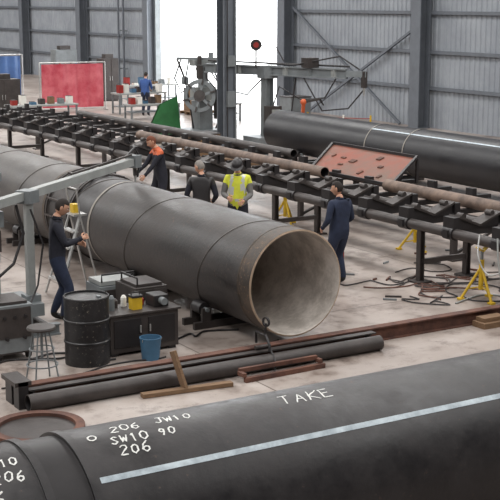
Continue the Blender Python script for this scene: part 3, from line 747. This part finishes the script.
        tb=w+d*.03+side*.03;t1=tb+(side*.7+d*.7+nrm*.3).normalized()*.04;t2=t1+(d*.9+nrm*.4+side*.1).normalized()*.03;t3=t2+(d*.9+nrm*.5).normalized()*.022
        b.tube([w+d*.025+side*.012,tb,t1,t2,t3],[.013,.013,.011,.0105,.008],skin,8)
        b.tube([w-d*.03,w+d*.004],[.038,.036],sleeve,12)
    hp,hy=head
    HR=RL@Matrix.Rotation(hy,3,'Z')@Matrix.Rotation(-hp,3,'X')
    hb=V[p5];hc=hb+HR@Vector((0,.02,.085))
    NS,NR=32,24;hv=[]
    def shape(x,y,z):
        px,py,pz=.078*x,.097*y,.12*z
        if z<0:
            px*=1-.28*abs(z)**1.3
            if y<0: py*=1-.35*abs(z)
            else: py*=1+.05*abs(z)
        if y>0:
            g=lambda a,sa:math.exp(-(a/sa)**2)
            py+=.026*g(x,.13)*g(z+.2,.14)+.012*g(x,.12)*g(z+.05,.16)
            py-=.010*(g(abs(x)-.4,.16))*g(z-.02,.11)
            py+=.006*g(z-.2,.1)*g(x,.6)
            py+=.010*g(x,.3)*g(z+.82,.16)
            py+=.007*g(x,.25)*g(z+.5,.07)
        return Vector((px,py,pz))
    for i in range(NR+1):
        th=math.pi*i/NR
        for k in range(NS):
            a=2*math.pi*k/NS;x,y,z=math.sin(th)*math.cos(a),math.sin(th)*math.sin(a),math.cos(th)
            hv.append(shape(x,y,z))
    o=len(b.v)
    def ishair(x,y,z):
        return z>.52 or (y<.15 and z>.1) or (y<-.25 and z>-.45) or (abs(y)<.15 and z>-.05 and abs(x)>.8)
    hvw=[]
    for i in range(NR+1):
        th=math.pi*i/NR
        for k in range(NS):
            a=2*math.pi*k/NS;x,y,z=math.sin(th)*math.cos(a),math.sin(th)*math.sin(a),math.cos(th)
            p=hv[i*NS+k]
            if ishair(x,y,z): p=p*1.07
            hvw.append(hc+HR@p)
    b.v+=hvw
    for i in range(NR):
        for k in range(NS):
            th=math.pi*(i+.5)/NR;a=2*math.pi*(k+.5)/NS;x,y,z=math.sin(th)*math.cos(a),math.sin(th)*math.sin(a),math.cos(th)
            mt=hair if ishair(x,y,z) else skin
            if y>.5 and abs(x)<.27 and -.56<z<-.44: mt=lip
            if y>.5 and .2<abs(x)<.6 and .12<z<.24: mt=hair
            b.f.append([o+i*NS+k,o+(i+1)*NS+k,o+(i+1)*NS+(k+1)%NS,o+i*NS+(k+1)%NS]);b.mi.append(b.m(mt));b.sm.append(True)
    for sg in(-1,1):
        b.sphere(hc+HR@Vector((sg*.03,.079,.003)),.011,eyew,10,6);b.sphere(hc+HR@Vector((sg*.03,.0875,.003)),.0055,eyed,8,5)
        b.sphere(hc+HR@Vector((sg*.08,-.005,-.005)),(.01,.02,.032),skin,10,6,HR)
    if hat:
        kind,mt=hat;rx,ry=.098,.118
        vs=[];n=28
        for i in range(7):
            th=math.pi/2*i/6
            for k in range(n):
                a=2*math.pi*k/n;vs.append(hc+HR@Vector((rx*math.cos(th)*math.cos(a),ry*math.cos(th)*math.sin(a),.035+.1*math.sin(th))))
        b.add(vs,[(i*n+k,i*n+(k+1)%n,(i+1)*n+(k+1)%n,(i+1)*n+k) for i in range(6) for k in range(n)],mt,True)
        vs=[]
        for ext,dz in((0,.0),(1,-.008)):
            for k in range(n):
                a=2*math.pi*k/n;fr=max(0,math.sin(a));e=ext*(.07*fr**.6 if fr>0 else 0)
                vs.append(hc+HR@Vector(((rx+e*.6)*math.cos(a),(ry+e)*math.sin(a),.036+dz-ext*.01*fr)))
        b.add(vs,[(k,(k+1)%n,n+(k+1)%n,n+k) for k in range(n)],mt,True)
    cz=T(0,-.003,1.475)
    b.lathe([(.068,-.03),(.078,.01),(.073,.018),(.066,-.01)],cz,RL@Vector((0,.1,1)),collar or top,20,True)
    yaw=math.atan2(face[1],face[0])-math.pi/2
    zmin=min(v.z for v in b.v)
    M=Matrix.Translation((loc[0],loc[1],0))@Matrix.Rotation(yaw,4,'Z')@Matrix.Scale(scale,4)@Matrix.Translation((0,0,-zmin))
    return b.build(name,M=M)
person('welder_man',(6.76,16.6),(.93,-.36),lean=.04,wr=((.1,.34,1.2),(-.12,.3,1.1)),head=(.4,0),top=dnavy,bot=navy,scale=1.03,ank=((.12,.06,.09),(-.1,-.08,.09)))
person('workman',(11.63,16.43),(-.1,1),lean=.02,wr=((.2,.2,1.0),(-.22,.18,.98)),head=(.15,.6),top=navy,bot=navy,scale=.97,ank=((.14,.04,.09),(-.13,-.04,.09)))
person('supervisor_man',(10.82,19.62),(.5,.75),lean=.12,wr=((.2,.22,1.0),(-.2,.2,.98)),head=(.35,.9),top=dnavy,bot=dnavy,hair=hairg,vest=blk,sleeve=dnavy,scale=1.0)
person('hi_vis_workman',(11.4,19.3),(-.6,-.8),lean=.08,wr=((.14,.3,1.1),(-.14,.3,1.05)),head=(.4,0),top=greycloth,bot=dnavy,vest=hivis,sleeve=greycloth,hat=('cap',blk),scale=1.03)
person('bending_workman',(12.0,23.5),(-.9,.1),lean=.22,wr=((.14,.45,1.0),(-.16,.42,.95)),head=(.3,.0),top=dnavy,bot=dnavy,hair=hairr,collar=orange,scale=1.04,ank=((.13,.12,.09),(-.12,-.14,.09)))
person('distant_workman',(22.6,45.6),(.7,.7),lean=.1,wr=((.15,.35,1.05),(-.15,.35,1.05)),head=(.2,0),top=blueshirt,bot=navy,hair=hairb,scale=1.0)
cam=bpy.data.cameras.new('camera');co=bpy.data.objects.new('camera',cam);C.collection.objects.link(co)
cam.sensor_width=36;cam.lens=90;cam.clip_end=500
co.location=(0,0,4.6);co.rotation_euler=(math.radians(90-11.31),0,math.radians(-31.13))
sc.camera=co
